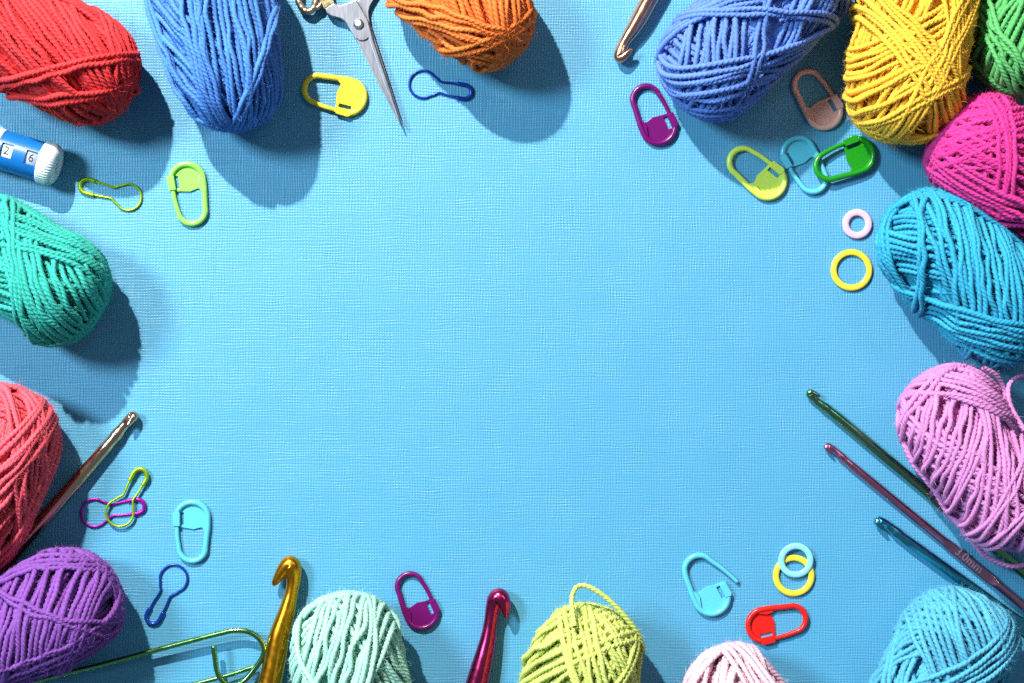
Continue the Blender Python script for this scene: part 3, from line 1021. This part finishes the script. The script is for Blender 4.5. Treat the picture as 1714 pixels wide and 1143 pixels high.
for k in range(26):
    rr = random.Random(500 + k)
    t = (k // 3) / 9; s = (k % 3 - 1)
    px = 1560 + t * 75 + s * -3.6; py = 834 + t * 62 + s * 4.3
    q = W(px, py, 12.1 * U)
    a = np.arange(6) * math.pi / 3
    me = bpy.data.meshes.get('stamp_dot')
    if me is None:
        me = lathe('stamp_dot', [(0, 0.001 * U), (0, 0.9 * U), (-0.5 * U, 1.1 * U)], 8)
        me.transform(Matrix.Rotation(-math.pi / 2, 4, 'Y'))
    d = obj('stamp_dot', me, m_mark_g, g_o)
    d.location = (q[0] - g_w[0], q[1] - g_w[1], 12.0 * U)
rows, h = generic_rows((1380, 742), (1800, 1086), 7.0, 140, hs=0.86, n_tail=9, tailR=7.6, Rh=8.8)
p_o, p_w = hook('slim rose pink crochet hook stamped with its size', m_rose, rows, h, flat=(3.15, 5.5))
flat_text(p_o, p_w, '3.0mm', 1622, 938, 10.2, 20, 39.5, m_mark, 'size_stamp')
rows, h = generic_rows((1464, 866), (1800, 1110), 9.6, 140, hs=0.82, n_tail=9, tailR=10, Rh=11.6)
hook('teal blue crochet hook running into the sky blue ball', m_blue, rows, h, flat=(0.2, 3.5))

# ------------------------------------------------------------------ row counter


def row_counter():
    E = W(98, 279, 36 * U)
    a = math.atan2(17.5, -60.5)   # axis runs back up-left from the ribbed cap
    o = empty('row_counter', (E[0], E[1], 0), math.atan2(17.9, -59.7))
    white = mat_plastic('white_plastic', srgb(236, 236, 236), 0.4)
    blue = mat_plastic('counter_blue', srgb(18, 104, 178), 0.35)
    ink = mat_plastic('black_ink', (0.02, 0.02, 0.022, 1), 0.5, 0)
    T = Matrix.Translation((0, 0, 36 * U))
    # ribbed cap with the hole in its end: x = distance back from the end face
    prof = [(22, 1), (22, 12.5), (4, 13), (1.5, 14), (0.2, 17), (0.2, 21), (1.5, 26), (4, 30), (8, 33.2), (13, 35), (20, 35.8), (26, 35.8), (28, 35), (28.6, 33), (28.6, 28)]

    def rib(X, R, A):
        x = X / U; r = R / U
        m = np.clip((r - 20) / 8, 0, 1) * np.clip((19 - x) / 7, 0, 1)
        return R + m * 1.15 * U * np.cos(A * 44)
    me = lathe('ribbed_cap', [(x * U, r * U) for x, r in prof], 208, rib)
    me.transform(T); obj('ribbed_cap', me, white, o)
    dr = lathe('digit_drum', [(24 * U, 1 * U), (24 * U, 29 * U), (98 * U, 29 * U), (98 * U, 1 * U)], 64)
    for p in dr.polygons: p.use_smooth = abs(p.normal.x) < 0.5
    dr.transform(T); obj('digit_drum', dr, mat_plastic('drum_white', srgb(206, 212, 222), 0.4), o)
    # blue sleeve with two windows on top
    xs = [26, 27, 30, 49, 53, 67, 71, 91, 94, 98]
    win = {(2,), (6,)}
    na = 72
    hw = 0.36
    ang = sorted(set(list(np.linspace(hw, 2 * math.pi - hw, na)) + list(np.linspace(-hw, hw, 11)[1:-1] + 0)))
    th = np.array(ang)        # angle from the top
    V = []; F = []
    nA = len(th)
    for r in (33.0, 30.0):
        for x in xs:
            for t in th:
                V.append((x * U, r * U * math.sin(t), r * U * math.cos(t)))
    nX = len(xs)
    idx = lambda k, i, j: k * nX * nA + i * nA + (j % nA)

    def hole(i, j):
        t = (th[j] + (th[(j + 1) % nA] if j + 1 < nA else th[0] + 2 * math.pi)) / 2
        t = (t + math.pi) % (2 * math.pi) - math.pi
        return xs[i] in (30, 71) and xs[i + 1] in (49, 91) and abs(t) < hw
    for i in range(nX - 1):
        for j in range(nA):
            if hole(i, j): continue
            F.append((idx(0, i, j), idx(0, i, j + 1), idx(0, i + 1, j + 1), idx(0, i + 1, j)))
            for di, (p, q) in (((-1, 0), ((i, j), (i, j + 1))), ((1, 0), ((i + 1, j), (i + 1, j + 1)))):
                ii = i + di[0]
                if 0 <= ii < nX - 1 and hole(ii, j):
                    F.append((idx(0, *p), idx(0, *q), idx(1, *q), idx(1, *p)))
            for dj, (p, q) in ((-1, ((i, j), (i + 1, j))), (1, ((i, j + 1), (i + 1, j + 1)))):
                if hole(i, (j + dj) % nA):
                    F.append((idx(0, *p), idx(0, *q), idx(1, *q), idx(1, *p)))
    bm = bmesh.new()
    bv = [bm.verts.new(v) for v in V]
    for f in F: bm.faces.new([bv[k] for k in f])
    bmesh.ops.delete(bm, geom=[v for v in bm.verts if not v.link_faces], context='VERTS')
    bmesh.ops.recalc_face_normals(bm, faces=bm.faces)
    me = bpy.data.meshes.new('sleeve'); bm.to_mesh(me); bm.free()
    me.transform(T)
    obj('sleeve', me, blue, o)
    me = lathe('end_cap', [(97 * U, 20 * U), (97 * U, 33.6 * U), (98 * U, 34.4 * U), (128 * U, 34.4 * U), (136 * U, 31 * U), (140 * U, 24 * U), (140 * U, 1 * U)], 64)
    me.transform(T); obj('end_cap', me, white, o)
    for ch, x in (('2', 82), ('6', 39.5)):
        me = text_mesh('digit', ch, 19 * U, 0.1 * U)
        d = obj('digit', me, ink, o)
        d.location = (x * U, 0, (36 + 29.2) * U)
        d.rotation_euler = (0, 0, math.pi)
    tag(o, 'blue and white barrel row counter showing 2 and 6', 'row counter')


row_counter()

# ------------------------------------------------------------------ embroidery scissors


def scissors():
    w = W(600, 40)
    o = empty('embroidery_scissors', (w[0], w[1], 0))
    steel = mat_metal('brushed_steel', (0.31, 0.30, 0.33, 1), 0.40, 0.5, (500, 60, 300))
    steel2 = mat_metal('polished_steel', (0.90, 0.88, 0.86, 1), 0.38, 0.3, (200, 200, 200))
    antique = mat_metal('antique_gilt', (0.78, 0.58, 0.28, 1), 0.3, 1.0, (400, 400, 400))
    dark = mat_metal('antique_silver', (0.42, 0.34, 0.25, 1), 0.42, 1.0, (500, 500, 500))

    def q(pts):
        out = []
        for x, y in pts:
            v = W(x, y, 10 * U) - w
            out.append((v[0], v[1]))
        ar = sum(out[i][0] * out[(i + 1) % len(out)][1] - out[(i + 1) % len(out)][0] * out[i][1] for i in range(len(out)))
        return out if ar > 0 else out[::-1]
    # under blade and its shank, going up to the right
    under = [(676, 217), (656, 152), (630, 72), (619, 38), (616.5, 20), (619, 10), (626, -2), (636, -20), (646, -40), (634, -48), (620, -26), (604, -6), (597, 6), (596, 30), (606, 70), (640, 148)]
    obj('blade', prism('blade', q(under), 6 * U, 10.6 * U, bevel=0.8 * U), steel, o)
    top = [(544.5, 16), (548.6, 24.2), (556, 28.8), (570.7, 32.5), (577, 36.5), (582, 42), (588, 53), (597, 68), (633, 139.7), (674, 217), (650, 140), (626, 69), (616.5, 34), (609, 21), (602, 8.5), (597, 1.5), (592, 2.5), (580, 7), (571, 10), (566, 9.8), (560, 6)]
    obj('blade', prism('blade', q(top), 11 * U, 17 * U, bevel=0.9 * U), steel, o)
    # thicker shank and spine standing proud of the hollow-ground blade face
    spine = [(545.5, 16.5), (549.2, 23.6), (556.4, 28.0), (570.9, 31.7), (577.6, 35.8), (582.8, 41.6), (588.8, 52.7), (596.4, 65.4), (602, 68.6), (609, 69.2), (614.5, 67.2), (617.6, 64.0), (643, 139), (673.0, 214.6), (649.2, 140), (625.2, 69), (615.7, 34), (608.4, 21.4), (601.5, 9.3), (596.6, 2.4), (592.2, 3.4), (580.2, 7.9), (571.1, 10.9), (565.7, 10.7), (560, 7)]
    obj('blade_spine', prism('blade_spine', q(spine), 16.5 * U, 19.6 * U, bevel=0.9 * U, seg=2), steel, o)
    # bright honed cutting edge along the left side
    ed = [(596.2, 66), (632.2, 138.8), (673.4, 216.4)]
    inn = [(600.5, 68), (637.0, 139.0), (673.8, 216.0)]
    V = [np.r_[(W(x, y, 14 * U) - w)[:2], 12.0 * U] for x, y in ed] + [np.r_[(W(x, y, 17 * U) - w)[:2], 17.5 * U] for x, y in inn]
    me = mesh_np('cutting_edge', np.array(V), [(0, 1, 4, 3), (1, 2, 5, 4)], smooth=False)
    obj('cutting_edge', me, steel2, o)
    # pivot screw: faceted dome
    me = lathe('pivot_screw', [(0, 8.6 * U), (3.2 * U, 8.8 * U), (6 * U, 5.2 * U), (6.3 * U, 0.01 * U)], 8)
    for p in me.polygons: p.use_smooth = False
    me.transform(Matrix.Rotation(-math.pi / 2, 4, 'Y'))
    s = obj('pivot_screw', me, steel2, o)
    v = W(600, 40, 18 * U) - w
    s.location = (v[0], v[1], 19.4 * U); s.rotation_euler = (0, 0, 0.3)
    # gilt collar
    col = [(535.5, -1), (543.5, 17), (560.8, 6.6), (556, -6)]
    obj('collar', prism('collar', q(col), 9 * U, 20 * U, bevel=1.2 * U, seg=3), antique, o)
    neck = [(536, -2), (556, -7), (552, -30), (534, -26)]
    obj('handle_neck', prism('handle_neck', q(neck), 10 * U, 19 * U, bevel=2.5 * U, seg=3), antique, o)

    def finger_ring(cx, cy, rx, ry, r, mat, rot=0.0):
        a = np.linspace(0, 2 * math.pi, 90, endpoint=False)
        pts = []
        for t in a:
            x = rx * math.cos(t); y = ry * math.sin(t)
            xx = x * math.cos(rot) - y * math.sin(rot); yy = x * math.sin(rot) + y * math.cos(rot)
            v = W(cx + xx, cy + yy, 14 * U) - w
            pts.append((v[0], v[1], 14 * U))
        rr = r * U * (1 + 0.035 * np.sin(14 * a) + 0.03 * np.sin(37 * a + 1))
        V, F, t_, uv = sweep(np.array(pts), rr, nseg=14, closed=True)
        obj('finger_ring', mesh_np('finger_ring', V, F), mat, o)
    finger_ring(514, -6, 15, 25, 6.0, dark, -0.12)
    finger_ring(664, -80, 24, 36, 6.5, dark, 0.4)
    # small scroll between ring and collar
    sc_ = [(527, 14), (534, 11), (538, 4), (534, -4)]
    P = catmull(np.array([np.r_[(W(x, y, 14 * U) - w)[:2], 14 * U] for x, y in sc_]), 1.5 * U)
    obj('scroll', tube_mesh('scroll', P, 4.2 * U, nseg=10), dark, o)
    tag(o, 'steel embroidery scissors with antique gilt handle, blades pointing down', 'scissors')


scissors()

# ------------------------------------------------------------------ stitch holder


def stitch_holder():
    w = W(400, 1100)
    o = empty('stitch_holder', (w[0], w[1], 0))
    m = mat_metal('anodised_pin_green', (0.22, 0.46, 0.16, 1), 0.2, 0.15, (200, 200, 200))

    def run(name, pts, r):
        P = np.array([np.r_[(W(x, y, z * U) - w)[:2], z * U] for x, y, z in pts])
        P = catmull(P, 2.0 * U)
        obj(name, tube_mesh(name, P, r * U, nseg=16), m, o)
    run('frame_wire', [(-120, 1190, 5), (-20, 1163, 8), (80, 1135, 12), (180, 1110, 16), (280, 1083, 20), (360, 1062, 23), (396, 1055, 24), (420, 1059, 24), (436, 1072, 23), (442, 1088, 22), (437, 1104, 21), (424, 1122, 20), (408, 1140, 20), (394, 1147, 22),
                       (380, 1145, 24), (370, 1137, 26), (363, 1122, 28), (360, 1102, 29), (357.5, 1081, 30)], 4.6)
    run('needle', [(-100, 1262, 10), (100, 1208, 12), (250, 1166, 14), (330, 1144, 16), (380, 1131, 16), (428, 1115, 15)], 3.9)
    tag(o, 'large green metal stitch holder in front of the purple ball', 'stitch holder')


stitch_holder()
